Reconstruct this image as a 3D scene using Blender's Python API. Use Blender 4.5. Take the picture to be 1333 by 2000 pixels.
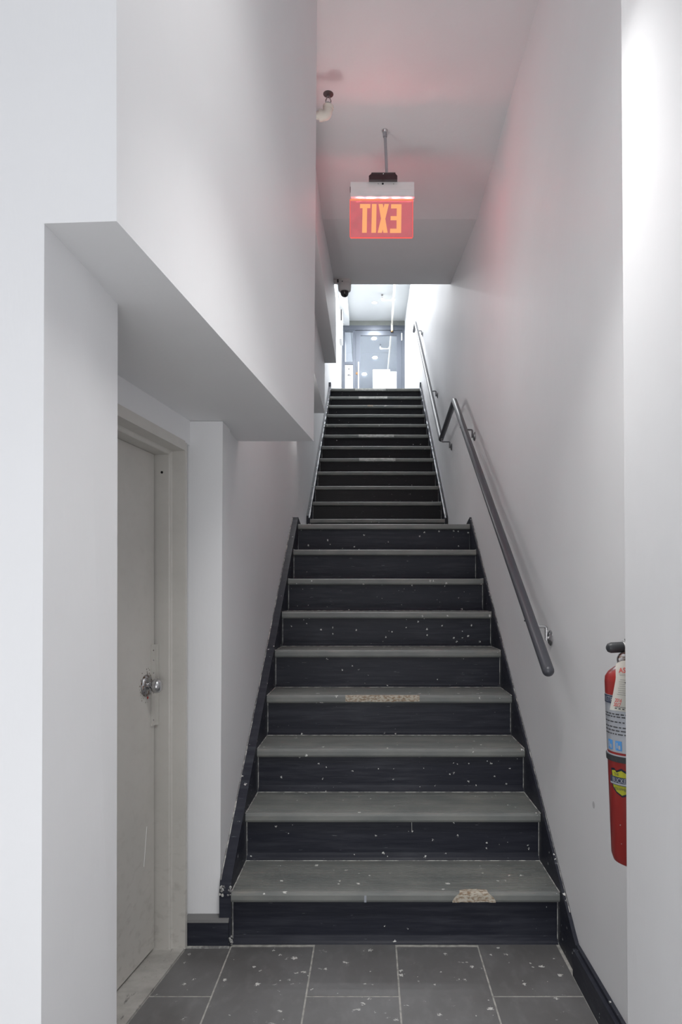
import bpy, bmesh, math, random
from mathutils import Vector, Matrix
random.seed(7)
C = bpy.context.scene.collection
S = bpy.context.scene
for o in list(bpy.data.objects): bpy.data.objects.remove(o)

# ------------------------------------------------------------------ camera (x right, y along the corridor, z up)
EYE = 1.263
F = 1333.0
cd = bpy.data.cameras.new('camera'); cam = bpy.data.objects.new('camera', cd); C.objects.link(cam)
cam.location = (0, 0, EYE); cam.rotation_euler = (math.pi/2, 0, 0)
cd.sensor_fit = 'VERTICAL'; cd.sensor_height = 36; cd.sensor_width = 24; cd.lens = 24
cd.shift_x = -59.5/2000; cd.shift_y = 160/2000
cd.clip_start = .02
S.camera = cam

# ------------------------------------------------------------------ world, exposure, lights
w = bpy.data.worlds.new('world'); S.world = w; w.use_nodes = True
w.node_tree.nodes['Background'].inputs[0].default_value = (.9, .94, 1, 1)
w.node_tree.nodes['Background'].inputs[1].default_value = .8
S.view_settings.view_transform = 'Standard'; S.view_settings.look = 'None'
S.view_settings.gamma = 1; S.view_settings.use_curve_mapping = False
S.view_settings.exposure = 0

def area(name, loc, rot, sx, sy, power, col, shape='RECTANGLE'):
    l = bpy.data.lights.new(name, 'AREA'); l.shape = shape; l.size = sx
    if shape == 'RECTANGLE': l.size_y = sy
    l.energy = power; l.color = col
    o = bpy.data.objects.new(name, l); C.objects.link(o); o.location = loc; o.rotation_euler = rot
    return o
R = math.radians
area('rear_fill', (-.3, -5.5, 2.3), (R(90), 0, 0), 4.5, 4.2, 20, (.95, .98, 1))  # unseen broad light added behind the camera to even out the corridor
area('recess_fill', (-.45, -1.9, .75), (R(90), 0, 0), 1.9, 1.4, 27, (.975, .985, 1))  # unseen low fill added behind the camera for soffit and door recess
area('soffit_fill', (.15, -.6, .45), (R(112), 0, R(10)), .9, .5, 7, (1, .99, .98))  # fill added low near the camera to lift the bulkhead underside
def point_fill(name, loc, power, size, col=(1, .99, .97)):
    l = bpy.data.lights.new(name, 'POINT'); l.energy = power; l.color = col; l.shadow_soft_size = size
    o = bpy.data.objects.new(name, l); C.objects.link(o); o.location = loc
point_fill('overhead_point_fill', (.10, 1.2, 3.3), 2.5, .16)  # unseen point light added overhead for ceiling and upper walls
area('overhead_area_fill', (.09, 1.25, 3.5), (R(10), 0, 0), .6, .5, 4.5, (1, .99, .975)).data.spread = R(95)  # overhead fill added out of view for floor and stairs, no fixture
area('low_wall_fill', (.20, 1.42, 2.64), (R(8), 0, 0), .4, .2, 5.2, (1, .99, .975)).data.spread = R(100)  # downward fill added out of view for beige door and lower walls
point_fill('hidden_stair_fill', (-.40, 3.05, 2.68), 6, .09)          # unseen light added behind the big bulkhead to brighten the stairwell
point_fill('hidden_stair_fill', (-.50, 4.8, 2.6), 4.5, .04)           # second added light, hidden by the bulkhead, for landing and slope
HL = [(.056, 12.5), (.08, 11.35), (-.17, 10.2), (.05, 8.3)]
for i, (x, y) in enumerate(HL):
    area('hall_downlight_lamp', (x, y, 6.575), (0, 0, 0), .1, .1, 36, (.96, .98, 1), 'DISK')
for y in (3.598, 3.622):
    for x in (-.06, .00, .065, .13, .19):
        l = bpy.data.lights.new('exit_sign_led', 'POINT'); l.energy = .36; l.color = (1, .14, .18); l.shadow_soft_size = .004
        o = bpy.data.objects.new('exit_sign_led', l); C.objects.link(o); o.location = (x, y, 3.328)

# ------------------------------------------------------------------ materials
def mat(name, col, rough=.6, metal=0, spec=.5):
    m = bpy.data.materials.new(name); m.use_nodes = True
    b = m.node_tree.nodes['Principled BSDF']
    b.inputs['Base Color'].default_value = (*col, 1); b.inputs['Roughness'].default_value = rough
    b.inputs['Metallic'].default_value = metal; b.inputs['Specular IOR Level'].default_value = spec
    return m
class G:
    def __init__(s, m): s.t = m.node_tree; s.b = s.t.nodes['Principled BSDF']; s.p = s.t.nodes.new('ShaderNodeNewGeometry').outputs['Position']
    def n(s, k, **kw):
        x = s.t.nodes.new(k)
        for a, v in kw.items(): setattr(x, a, v)
        return x
    def l(s, a, b): s.t.links.new(a, b)
    def map(s, scale, vec=None):
        x = s.n('ShaderNodeMapping'); x.inputs['Scale'].default_value = scale; s.l(vec or s.p, x.inputs['Vector']); return x.outputs[0]
    def noise(s, scale, detail=3, sc=(1, 1, 1), rough=.55):
        x = s.n('ShaderNodeTexNoise'); x.inputs['Scale'].default_value = scale; x.inputs['Detail'].default_value = detail
        x.inputs['Roughness'].default_value = rough; s.l(s.map(sc), x.inputs['Vector']); return x.outputs['Fac']
    def ramp(s, fac, a, b, lo=0, hi=1):
        x = s.n('ShaderNodeMapRange'); x.inputs['From Min'].default_value = a; x.inputs['From Max'].default_value = b
        x.inputs['To Min'].default_value = lo; x.inputs['To Max'].default_value = hi; s.l(fac, x.inputs['Value']); return x.outputs[0]
    def mul(s, a, b, op='MULTIPLY'):
        x = s.n('ShaderNodeMath', operation=op)
        for i, v in enumerate((a, b)):
            if isinstance(v, (int, float)): x.inputs[i].default_value = v
            else: s.l(v, x.inputs[i])
        return x.outputs[0]
    def mix(s, fac, a, b):
        x = s.n('ShaderNodeMix', data_type='RGBA')
        if isinstance(fac, (int, float)): x.inputs[0].default_value = fac
        else: s.l(fac, x.inputs[0])
        for i, v in ((6, a), (7, b)):
            if isinstance(v, tuple): x.inputs[i].default_value = (*v, 1)
            else: s.l(v, x.inputs[i])
        return x.outputs[2]
    def col(s, c): s.l(c, s.b.inputs['Base Color'])
    def bump(s, h, d=.002, st=.5):
        x = s.n('ShaderNodeBump'); x.inputs['Distance'].default_value = d; x.inputs['Strength'].default_value = st
        s.l(h, x.inputs['Height']); s.l(x.outputs[0], s.b.inputs['Normal'])
    def specks(s, scale, r, density, sc=(1, 1, 1)):
        # round drops of spilt paint: random size per voronoi cell
        v = s.n('ShaderNodeTexVoronoi'); v.inputs['Scale'].default_value = scale; s.l(s.map(sc), v.inputs['Vector'])
        sep = s.n('ShaderNodeSeparateColor'); s.l(v.outputs['Color'], sep.inputs[0])
        on = s.mul(sep.outputs[0], 1-density, 'GREATER_THAN')
        size = s.mul(s.mul(s.mul(sep.outputs[1], sep.outputs[1]), sep.outputs[1]), r)
        jit = s.mul(s.ramp(s.noise(scale*4, 3), .35, .65, .2, 1.7), size)
        return s.mul(on, s.mul(v.outputs['Distance'], jit, 'LESS_THAN'))

def wall_mat(name, col):
    m = mat(name, col, .55, spec=.3); g = G(m)
    big = g.noise(1.3, 3); fine = g.noise(60, 2, (1, 1, .25))
    a = g.mix(g.ramp(big, .35, .65), tuple(c*.965 for c in col), col)
    d = g.specks(2.2, .035, .12)
    a = g.mix(g.mul(d, .35), a, (.3, .3, .31))
    g.col(a); g.bump(g.mul(g.mul(fine, .35), g.noise(7, 2), 'ADD'), .004, .35)
    return m
WALL = wall_mat('white_wall_paint', (.80, .802, .815))
CEIL = wall_mat('ceiling_paint', (.80, .79, .80))
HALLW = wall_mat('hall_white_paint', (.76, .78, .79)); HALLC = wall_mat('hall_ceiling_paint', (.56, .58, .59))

def dark_paint(name, base, hi, spk=.5, worn=.5):
    m = mat(name, base, .45, spec=.22); g = G(m)
    st = g.noise(14, 5, (.35, 1, 4)); st2 = g.noise(2.2, 3)
    f = g.mul(g.ramp(st, .42, .72), g.ramp(st2, .35, .7, .1, 1))
    a = g.mix(g.mul(f, worn), base, hi)
    sp = g.mul(g.specks(60, .30, .22*spk), g.specks(20, .12, .16*spk), 'MAXIMUM')
    a = g.mix(sp, a, (.62, .62, .60)); g.col(a)
    sc = g.noise(30, 3, (.6, 1, 6)); sm = g.ramp(sc, .70, .76); 
    a2 = g.mix(g.mul(sm, .35), a, (.35, .36, .38)); g.col(a2)
    g.bump(g.noise(22, 3, (.3, 1, 4)), .0015, .5)
    return m
RISER = dark_paint('riser_navy_paint', (.015, .0165, .026), (.065, .068, .082), .75, .6)
RISER_UP = dark_paint('riser_black_paint', (.007, .0075, .010), (.020, .020, .024), .12, .4)
STRING = dark_paint('stringer_navy_paint', (.020, .022, .033), (.09, .095, .11), 1.0, .55)

def tread_mat():
    m = mat('grey_green_tread_paint', (.13, .14, .135), .5); g = G(m)
    a = g.mix(g.ramp(g.noise(5, 4, (1, 2, 2)), .35, .68), (.14, .15, .146), (.20, .205, .193))
    wr = g.mul(g.ramp(g.noise(3.5, 3), .48, .68), g.ramp(g.noise(40, 3, (.25, 2, 1)), .45, .65))
    a = g.mix(g.mul(wr, .45), a, (.30, .28, .235))
    rs = g.ramp(g.noise(9, 4, (1, 1.5, 1)), .74, .80)
    a = g.mix(g.mul(rs, .6), a, (.28, .2, .13))
    sp = g.mul(g.specks(42, .28, .2), g.specks(13, .10, .16), 'MAXIMUM')
    a = g.mix(sp, a, (.66, .66, .63)); g.col(a)
    g.bump(g.noise(90, 2), .0006, .4); return m
TREAD = tread_mat()

def worn_mat():
    m = mat('worn_bare_metal', (.38, .34, .28), .7); g = G(m)
    a = g.mix(g.ramp(g.noise(70, 3, (1, 2, 2)), .45, .6), (.46, .42, .35), (.24, .17, .11))
    g.col(a); g.bump(g.noise(120, 3), .001, .7); return m
WORN = worn_mat()
m = mat('dull_bare_edge', (.30, .31, .29), .45); WORNEDGE = m; g = G(m)
g.col(g.mix(g.ramp(g.noise(60, 3, (.4, 1, 1)), .4, .6), (.62, .63, .60), (.38, .39, .37)))

def tile_mat():
    m = mat('grey_slate_tile', (.12, .12, .12), .42); g = G(m)
    a = g.mix(g.ramp(g.noise(3, 4), .35, .65), (.115, .113, .112), (.155, .155, .158))
    a = g.mix(g.mul(g.ramp(g.noise(26, 4, (1, .5, 1)), .5, .75), .4), a, (.21, .21, .21))
    sp = g.mul(g.specks(38, .30, .30), g.specks(11, .13, .40), 'MAXIMUM')
    sc = g.mul(g.ramp(g.noise(15, 6, (1, 1.5, 1), .72), .635, .66), g.ramp(g.noise(3.1, 2), .44, .52))
    a = g.mix(g.mul(sp, sc, 'MAXIMUM'), a, (.60, .60, .575)); g.col(a)
    g.bump(g.noise(50, 3), .0007, .5); return m
TILE = tile_mat()
GROUT = mat('light_grout', (.42, .41, .38), .8); g = G(GROUT)
g.col(g.mix(g.ramp(g.noise(40, 3), .4, .65), (.45, .44, .41), (.28, .28, .26)))
def marble():
    m = mat('worn_grey_marble', (.45, .44, .42), .4); g = G(m)
    a = g.mix(g.ramp(g.noise(6, 6, (1, 1.6, 1), .65), .4, .65), (.47, .46, .435), (.33, .32, .30))
    a = g.mix(g.ramp(g.noise(22, 5, (2, .8, 1), .7), .60, .68), a, (.17, .165, .155)); g.col(a); return m
MARBLE = marble()
def beige():
    m = mat('beige_door_paint', (.40, .385, .355), .45); g = G(m)
    a = g.mix(g.ramp(g.noise(2.5, 4), .35, .7), (.61, .59, .555), (.54, .525, .49))
    z = g.n('ShaderNodeSeparateXYZ'); g.l(g.p, z.inputs[0])
    low = g.ramp(z.outputs['Z'], .6, 0, .15, 1)
    dirt = g.mul(g.mul(g.ramp(g.noise(24, 5, (1, 1, 1.5)), .52, .72), .35), low)
    a = g.mix(dirt, a, (.22, .20, .175))
    a = g.mix(g.mul(g.specks(9, .08, .3), .6), a, (.12, .11, .10)); g.col(a)
    g.bump(g.noise(30, 3, (1, 1, .5)), .001, .5); return m
BEIGE = beige()
CHROME = mat('worn_chrome', (.55, .55, .56), .25, 1)
m = mat('tarnished_steel', (.33, .33, .34), .38, 1); STEEL = m; g = G(m)
g.col(g.mix(g.ramp(g.noise(110, 3), .5, .62), (.42, .42, .43), (.17, .11, .08)))
BRUSH = mat('brushed_aluminium', (.74, .74, .74), .4, .5); g = G(BRUSH)
g.col(g.mix(g.noise(60, 3, (.1, 1, 3)), (.72, .72, .72), (.85, .85, .85)))
RAIL = mat('charcoal_rail_paint', (.055, .057, .068), .36)
RAILB = mat('steel_rail_bracket', (.18, .18, .19), .4, .6)
GALV = mat('galvanized_conduit', (.42, .43, .46), .35, .8)
WHITEP = mat('white_plastic', (.66, .65, .64), .4)
PIPE = mat('cream_pipe_paint', (.72, .69, .62), .5)
BLACKP = mat('dark_plastic', (.018, .016, .018), .3)
DOME = mat('smoked_dome', (.01, .01, .012), .06, spec=.8)
HOLE = mat('black_recess', (.004, .004, .004), .9)
FRAME = mat('blue_grey_door_metal', (.105, .118, .145), .32, .35)
PLASTER = mat('grey_green_plaster', (.19, .20, .19), .8); g = G(PLASTER)
g.col(g.mix(g.noise(6, 5), (.15, .16, .15), (.24, .25, .235)))
PAPER = mat('white_paper', (.88, .88, .87), .6)
INK = mat('dark_print', (.05, .05, .055), .7)
REDP = mat('red_enamel', (.27, .020, .018), .28); g = G(REDP)
g.col(g.mix(g.specks(40, .15, .12), (.27, .020, .018), (.5, .42, .4)))
LBL = mat('silver_label', (.44, .46, .50), .35, .3)
NAVY = mat('navy_label_print', (.035, .045, .085), .4)
BLUE = mat('blue_label_print', (.08, .28, .62), .5)
YEL = mat('yellow_sticker', (.72, .72, .07), .45)
TAG = mat('tag_card', (.80, .79, .73), .6)
REDINK = mat('red_print', (.55, .08, .07), .6)
REDPAINT = mat('red_paint_spot', (.55, .03, .03), .5)
BRASS = mat('dull_brass', (.35, .20, .10), .35, .9)
RUBBER = mat('black_rubber', (.03, .032, .036), .5)
CAULK = mat('pale_sealant', (.48, .48, .46), .7); g = G(CAULK)
g.col(g.mix(g.ramp(g.noise(38, 3), .42, .62), (.20, .20, .20), (.56, .56, .53)))

def emis(name, col, st, transp=0, noise=False):
    m = bpy.data.materials.new(name); m.use_nodes = True; t = m.node_tree; t.nodes.clear()
    o = t.nodes.new('ShaderNodeOutputMaterial'); e = t.nodes.new('ShaderNodeEmission')
    e.inputs[0].default_value = (*col, 1); e.inputs[1].default_value = st
    if not transp: t.links.new(e.outputs[0], o.inputs[0]); return m
    tr = t.nodes.new('ShaderNodeBsdfTransparent'); mx = t.nodes.new('ShaderNodeMixShader')
    tr.inputs[0].default_value = (1, .80, .82, 1)
    mx.inputs[0].default_value = 1-transp
    if noise:
        n = t.nodes.new('ShaderNodeTexNoise'); n.inputs['Scale'].default_value = 18; n.inputs['Detail'].default_value = 5
        gm = t.nodes.new('ShaderNodeNewGeometry'); t.links.new(gm.outputs['Position'], n.inputs['Vector'])
        mr = t.nodes.new('ShaderNodeMapRange'); mr.inputs[1].default_value = .35; mr.inputs[2].default_value = .65
        mr.inputs[3].default_value = 1-transp-.13; mr.inputs[4].default_value = 1-transp+.13
        t.links.new(n.outputs['Fac'], mr.inputs[0]); t.links.new(mr.outputs[0], mx.inputs[0])
    t.links.new(tr.outputs[0], mx.inputs[1]); t.links.new(e.outputs[0], mx.inputs[2]); t.links.new(mx.outputs[0], o.inputs[0])
    return m
EXIT_P = emis('red_lit_acrylic', (1, .25, .28), .66, .42, True)
EXIT_E = emis('red_lit_edge', (1, .14, .12), 1.0)
EXIT_L = emis('orange_lit_letters', (1, .44, .19), 1.0)
EXIT_T = emis('orange_led_line', (1, .33, .16), .95)
LENS = emis('lit_downlight_lens', (1, 1, 1), 12)

def glass_mat():
    m = bpy.data.materials.new('reflective_door_glass'); m.use_nodes = True; t = m.node_tree; t.nodes.clear()
    o = t.nodes.new('ShaderNodeOutputMaterial'); gl = t.nodes.new('ShaderNodeBsdfGlossy'); gl.inputs['Roughness'].default_value = .015
    gl.inputs[0].default_value = (.86, .90, .97, 1)
    tr = t.nodes.new('ShaderNodeBsdfTransparent'); tr.inputs[0].default_value = (.8, .83, .87, 1)
    mx = t.nodes.new('ShaderNodeMixShader'); mx.inputs[0].default_value = .5
    t.links.new(tr.outputs[0], mx.inputs[1]); t.links.new(gl.outputs[0], mx.inputs[2]); t.links.new(mx.outputs[0], o.inputs[0]); return m
GLASS = glass_mat()

# ------------------------------------------------------------------ mesh helpers
def nb(): return bmesh.new()
def obj(name, bm, m, parent=None, smooth=False, bevel=0):
    if bevel:
        bmesh.ops.bevel(bm, geom=[e for e in bm.edges if len(e.link_faces) == 2 and e.calc_face_angle(0) > .6],
                        offset=bevel, segments=2, profile=.6, affect='EDGES')
    bmesh.ops.recalc_face_normals(bm, faces=bm.faces)
    me = bpy.data.meshes.new(name); bm.to_mesh(me); bm.free(); me.materials.append(m)
    if smooth:
        for p in me.polygons: p.use_smooth = True
        try: me.set_sharp_from_angle(angle=R(40))
        except Exception: pass
    o = bpy.data.objects.new(name, me); C.objects.link(o)
    if parent:
        o.parent = parent
        bpy.context.view_layer.update()
        o.matrix_parent_inverse = parent.matrix_world.inverted()
    return o
def tag(o, label=None, cat=None, group=None, kind=None):
    if label: o['label'] = label
    if cat: o['category'] = cat
    if group: o['group'] = group
    if kind: o['kind'] = kind
    return o
def thing(name, loc, label, cat, group=None, kind=None):
    o = bpy.data.objects.new(name, None); C.objects.link(o); o.location = loc; o.empty_display_size = .1
    bpy.context.view_layer.update()
    return tag(o, label, cat, group, kind)
def box(bm, x0, x1, y0, y1, z0, z1):
    v = [bm.verts.new((x, y, z)) for z in (z0, z1) for y in (y0, y1) for x in (x0, x1)]
    for f in ((0, 1, 3, 2), (4, 6, 7, 5), (0, 4, 5, 1), (1, 5, 7, 3), (3, 7, 6, 2), (2, 6, 4, 0)): bm.faces.new([v[i] for i in f])
    return v
def hexa(bm, b, t):
    """b, t: four (x,y,z) each, same winding"""
    vb = [bm.verts.new(p) for p in b]; vt = [bm.verts.new(p) for p in t]; n = len(b)
    bm.faces.new(vb[::-1]); bm.faces.new(vt)
    for i in range(n): bm.faces.new([vb[i], vb[(i+1) % n], vt[(i+1) % n], vt[i]])
def plan(bm, pts, z0, z1): hexa(bm, [(x, y, z0) for x, y in pts], [(x, y, z1) for x, y in pts])
def side(bm, pts, x0, x1): hexa(bm, [(x0, y, z) for y, z in pts], [(x1, y, z) for y, z in pts])
def tube(bm, pts, r, seg=16, caps=True):
    pts = [Vector(p) for p in pts]; rs = r if isinstance(r, (list, tuple)) else [r]*len(pts)
    rings = []; n = len(pts); ref = None
    for i, p in enumerate(pts):
        d = ((pts[min(i+1, n-1)]-p).normalized() + (p-pts[max(i-1, 0)]).normalized()).normalized()
        if ref is None: ref = Vector((0, 0, 1)) if abs(d.z) < .9 else Vector((1, 0, 0))
        u = (ref - d*ref.dot(d)).normalized(); v = d.cross(u); ref = u
        k = 1
        if 0 < i < n-1:
            a = (pts[i+1]-p).normalized().dot((p-pts[i-1]).normalized()); k = 1/max(.5, math.sqrt((1+a)/2))
        rings.append([bm.verts.new(p + (u*math.cos(t)+v*math.sin(t))*rs[i]) for t in [2*math.pi*j/seg for j in range(seg)]])
    for a, b in zip(rings, rings[1:]):
        for j in range(seg): bm.faces.new([a[j], a[(j+1) % seg], b[(j+1) % seg], b[j]])
    if caps: bm.faces.new(rings[0][::-1]); bm.faces.new(rings[-1])
def lathe(bm, prof, M, seg=24):
    rings = []
    for r, z in prof:
        if r < 1e-6: rings.append([bm.verts.new(M @ Vector((0, 0, z)))])
        else: rings.append([bm.verts.new(M @ Vector((r*math.cos(t), r*math.sin(t), z))) for t in [2*math.pi*j/seg for j in range(seg)]])
    for a, b in zip(rings, rings[1:]):
        for j in range(seg):
            k = (j+1) % seg
            if len(a) == 1 and len(b) > 1: bm.faces.new([a[0], b[j], b[k]])
            elif len(b) == 1 and len(a) > 1: bm.faces.new([a[j], a[k], b[0]])
            elif len(a) > 1: bm.faces.new([a[j], a[k], b[k], b[j]])
    for rg in (rings[0], rings[-1]):
        if len(rg) > 1: bm.faces.new(rg)
def axis(p, d):
    return Matrix.Translation(Vector(p)) @ Vector(d).to_track_quat('Z', 'Y').to_matrix().to_4x4()
def bendpath(pts, rad, n=6):
    """round the inner corners of a polyline"""
    pts = [Vector(p) for p in pts]; out = [pts[0]]
    for i in range(1, len(pts)-1):
        a = (pts[i-1]-pts[i]).normalized(); b = (pts[i+1]-pts[i]).normalized()
        p0 = pts[i]+a*rad; p1 = pts[i]+b*rad
        for k in range(n+1):
            t = k/n; out.append(p0*(1-t)**2 + pts[i]*2*t*(1-t) + p1*t*t)
    out.append(pts[-1]); return out

def text_mesh(name, s, size, fn, m, parent, align='LEFT', sx=1, bold=0):
    cu = bpy.data.curves.new(name, 'FONT'); cu.body = s; cu.size = size; cu.align_x = align; cu.extrude = 0
    cu.offset = bold; cu.resolution_u = 3
    to = bpy.data.objects.new(name+'_tmp', cu); C.objects.link(to)
    bpy.context.view_layer.update()
    me = bpy.data.meshes.new_from_object(to); bpy.data.objects.remove(to); bpy.data.curves.remove(cu)
    for v in me.vertices: v.co = Vector(fn(v.co.x*sx, v.co.y))
    me.materials.clear(); me.materials.append(m)
    o = bpy.data.objects.new(name, me); C.objects.link(o)
    if parent:
        o.parent = parent; o.matrix_parent_inverse = parent.matrix_world.inverted()
    return o
def struct(name, bm, m, label=None, parent=None, bevel=0):
    return tag(obj(name, bm, m, parent, bevel=bevel), label, None, None, 'structure')

# ------------------------------------------------------------------ dimensions
RISE, H9, H21 = .1935, 1.7415, 4.0635
ZB = 1.889                # underside of the low bulkhead over the door recess
ZC = 3.715                # stairwell ceiling
ZH = 6.6                  # upper hall ceiling
DOORY = 13.33

# ------------------------------------------------------------------ large structure
bm = nb(); box(bm, -.75, -.547, 2.601, 5.0, 0, ZC)
struct('wall_left', bm, WALL, 'white painted wall along the left of the lower stair flight')
bm = nb(); box(bm, -.78, -.586, 5.0, DOORY+1.8, 0, ZH)
struct('wall_upper_left', bm, WALL, 'white painted wall along the left of the upper stair flight')
bm = nb(); box(bm, .6905, .86, 1.49, 9.45, 0, ZH)
struct('wall_right', bm, WALL, 'white painted wall carrying the handrail')
bm = nb(); plan(bm, [(.6905, 9.45), (.65, DOORY), (.65, DOORY+1.8), (.86, DOORY+1.8), (.86, 9.45)], H21-.3, ZH)
struct('wall_hall_right', bm, HALLW, 'white wall right of the glass door')
bm = nb()
lathe(bm, [(.011, 0), (0, .0004)], Matrix.Translation((.6903, 2.12, EYE-412*2.12/F)) @ Matrix.Rotation(R(-90), 4, 'Y'), 14)
obj('wall_scuff', bm, mat('grey_smudge', (.52, .52, .53), .7), bpy.data.objects['wall_right'])
# near right wall end, a touch out of plumb
bm = nb()
hexa(bm, [(.562, 1.49, 0), (.562, -2.2, 0), (.86, -2.2, 0), (.86, 1.49, 0)], [(.538, 1.49, ZC), (.538, -2.2, ZC), (.86, -2.2, ZC), (.86, 1.49, ZC)])
struct('wall_near_right', bm, WALL, 'grey white wall end in front of the fire extinguisher')
# near left pier with the door recess behind it
bm = nb()
hexa(bm, [(-.561, 1.154, 0), (-1.6, 1.154, 0), (-1.6, 1.476, 0), (-.552, 1.476, 0)], [(-.546, 1.154, ZC), (-1.6, 1.154, ZC), (-1.6, 1.476, ZC), (-.546, 1.476, ZC)])
struct('wall_near_left', bm, WALL, 'bright white wall pier left of the door recess')
# door wall (turned seven degrees)
U = Vector((.1294, .9916, 0)); N = Vector((.9916, -.1294, 0)); O = Vector((-.664, 2.42, 0))
def W(u, n, z): return O + U*u + N*n + Vector((0, 0, z))
def wbox(bm, u0, u1, n0, n1, z0, z1):
    c = [(u0, n0), (u1, n0), (u1, n1), (u0, n1)]
    hexa(bm, [W(u, n, z0) for u, n in c], [W(u, n, z1) for u, n in c])
bm = nb(); wbox(bm, -1.0, .052, -.13, 0, 1.80, ZB)
wbox(bm, -1.0, -.86, -.13, 0, 0, 1.80); wbox(bm, -1.0, .052, -.30, -.16, 0, ZB)
struct('wall_door_recess', bm, WALL, 'white wall above and behind the beige door')
bm = nb(); box(bm, -.75, -.5385, 2.471, 2.60, .0, ZB-.001)
vs = [v for v in bm.verts if v.co.z < .1 and v.co.x > -.6]
for v in vs: v.co.x = -.549
struct('wall_pier', bm, WALL, 'narrow white wall strip between beige door and stairs')
# big bulkhead over the recess, right face parallel to the door wall
bm = nb()
hexa(bm, [(-.431, 1.1538, ZB+.004), (-.556, 1.1538, ZB), (-.556, 1.4765, ZB), (-1.6, 1.4765, ZB), (-1.6, 2.80, ZB), (-.5, 2.80, ZB), (-.237, 2.80, ZB)],
     [(-.433, 1.1538, ZC), (-.556, 1.1538, ZC), (-.556, 1.4765, ZC), (-1.6, 1.4765, ZC), (-1.6, 2.80, ZC), (-.5, 2.80, ZC), (-.2227, 2.80, ZC)])
struct('trim_1', bm, WALL, 'large white boxed bulkhead hanging over the door recess')
# two stepped boxes on the left wall above the landing
bm = nb(); box(bm, -.62, -.321, 2.80, 6.2, 3.36, 3.93); struct('trim_2', bm, WALL, 'upper white boxed soffit over the left of the landing')
bm = nb(); box(bm, -.62, -.424, 2.80, 6.2, 2.905, 3.36); struct('trim_3', bm, WALL, 'lower white boxed soffit under the wider one on the left wall')

# ceilings
bm = nb(); box(bm, -1.6, .86, -2.2, 4.465, ZC, ZC+.3); struct('ceiling', bm, CEIL, 'stairwell ceiling with the exit sign')
bm = nb(); side(bm, [(4.465, ZC), (5.97, 3.97), (5.97, 4.3), (4.465, 4.3)], -.62, .86)
struct('ceiling_slope', bm, CEIL, 'short sloping ceiling behind the exit sign')
bm = nb(); box(bm, -.8, .86, 5.77, 5.97, 4.3, ZH); struct('wall_above_slope', bm, HALLW)
bm = nb(); box(bm, -.8, .86, 5.77, DOORY+1.9, ZH, ZH+.15); struct('ceiling_hall', bm, HALLC, 'bright upper hall ceiling')
# vestibule round the camera
bm = nb(); box(bm, -1.75, -1.6, -2.2, 2.8, 0, ZC); struct('wall_entrance_left', bm, WALL)
# floors
bm = nb(); box(bm, -1.6, .69, -2.2, 2.47, -.12, -.0012)
floor = struct('floor', bm, GROUT, 'grout bed under dark grey floor tiles')
bm = nb(); box(bm, -.6, .7, 9.42, DOORY+1.9, H21-.2, H21); struct('floor_hall', bm, TILE, 'upper hall floor at the stair head')
tb = None
XS = [(-.797, -.5055), (-.5000, -.2085), (-.2030, .0855), (.0910, .3785), (.3840, .6650)]
for ci, (x0, x1) in enumerate(XS):
    j0 = 2.1425 if ci % 2 == 0 else 2.445
    segs = []
    ys = [j0 + .6*k for k in range(-6, 3)]
    for a, b in zip(ys, ys[1:]):
        a2, b2 = a+.0035, min(b-.0035, 2.464)
        if a2 > 2.44 or b2 < -1.5: continue
        segs.append((a2, b2))
    for a, b in segs:
        bm = nb()
        if ci == 0:
            def lx(y): return -.664 + .1305*(y-2.42) + .003
            p = [(max(lx(a), -.97), a), (x1, a), (x1, b), (lx(b), b)]
            if a < 1.0: p = [(-.85, a), (x1, a), (x1, b), (-.85, b)]
            plan(bm, p, -.004, 0)
        else: box(bm, x0, x1, a, b, -.004, 0)
        obj('floor_tile', bm, TILE, floor)
# marble sill of the recess
bm = nb(); wbox(bm, -1.0, .03, -.16, 0, -.004, .006); tag(obj('door_sill', bm, MARBLE, floor, bevel=.001), 'worn grey marble door sill')

# ------------------------------------------------------------------ baseboards
bm = nb(); box(bm, .667, .69, 1.495, 2.261, 0, .100); bmesh.ops.bevel(bm, geom=[e for e in bm.edges if abs(e.verts[0].co.z-.1) < 1e-4 and abs(e.verts[1].co.z-.1) < 1e-4 and abs(e.verts[0].co.x-.667) < 1e-4 and abs(e.verts[1].co.x-.667) < 1e-4], offset=.012, segments=2, affect='EDGES')
struct('baseboard_right', bm, STRING, 'dark baseboard along the right wall before the stairs')
bm = nb(); box(bm, -.664, -.512, 2.440, 2.468, 0, .098)
bl = struct('baseboard_left', bm, STRING, 'short dark baseboard between beige door frame and stairs')
bm = nb(); side(bm, [(2.438, .088), (2.440, .0985), (2.47, .106), (2.47, .0985)], -.665, -.511); obj('cap_strip', bm, mat('scuffed_cap', (.17, .17, .17), .6), bl)
bm = nb(); box(bm, -.667, -.507, 2.431, 2.4379, 0, .006); obj('sealant_line', bm, CAULK, bl)

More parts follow.
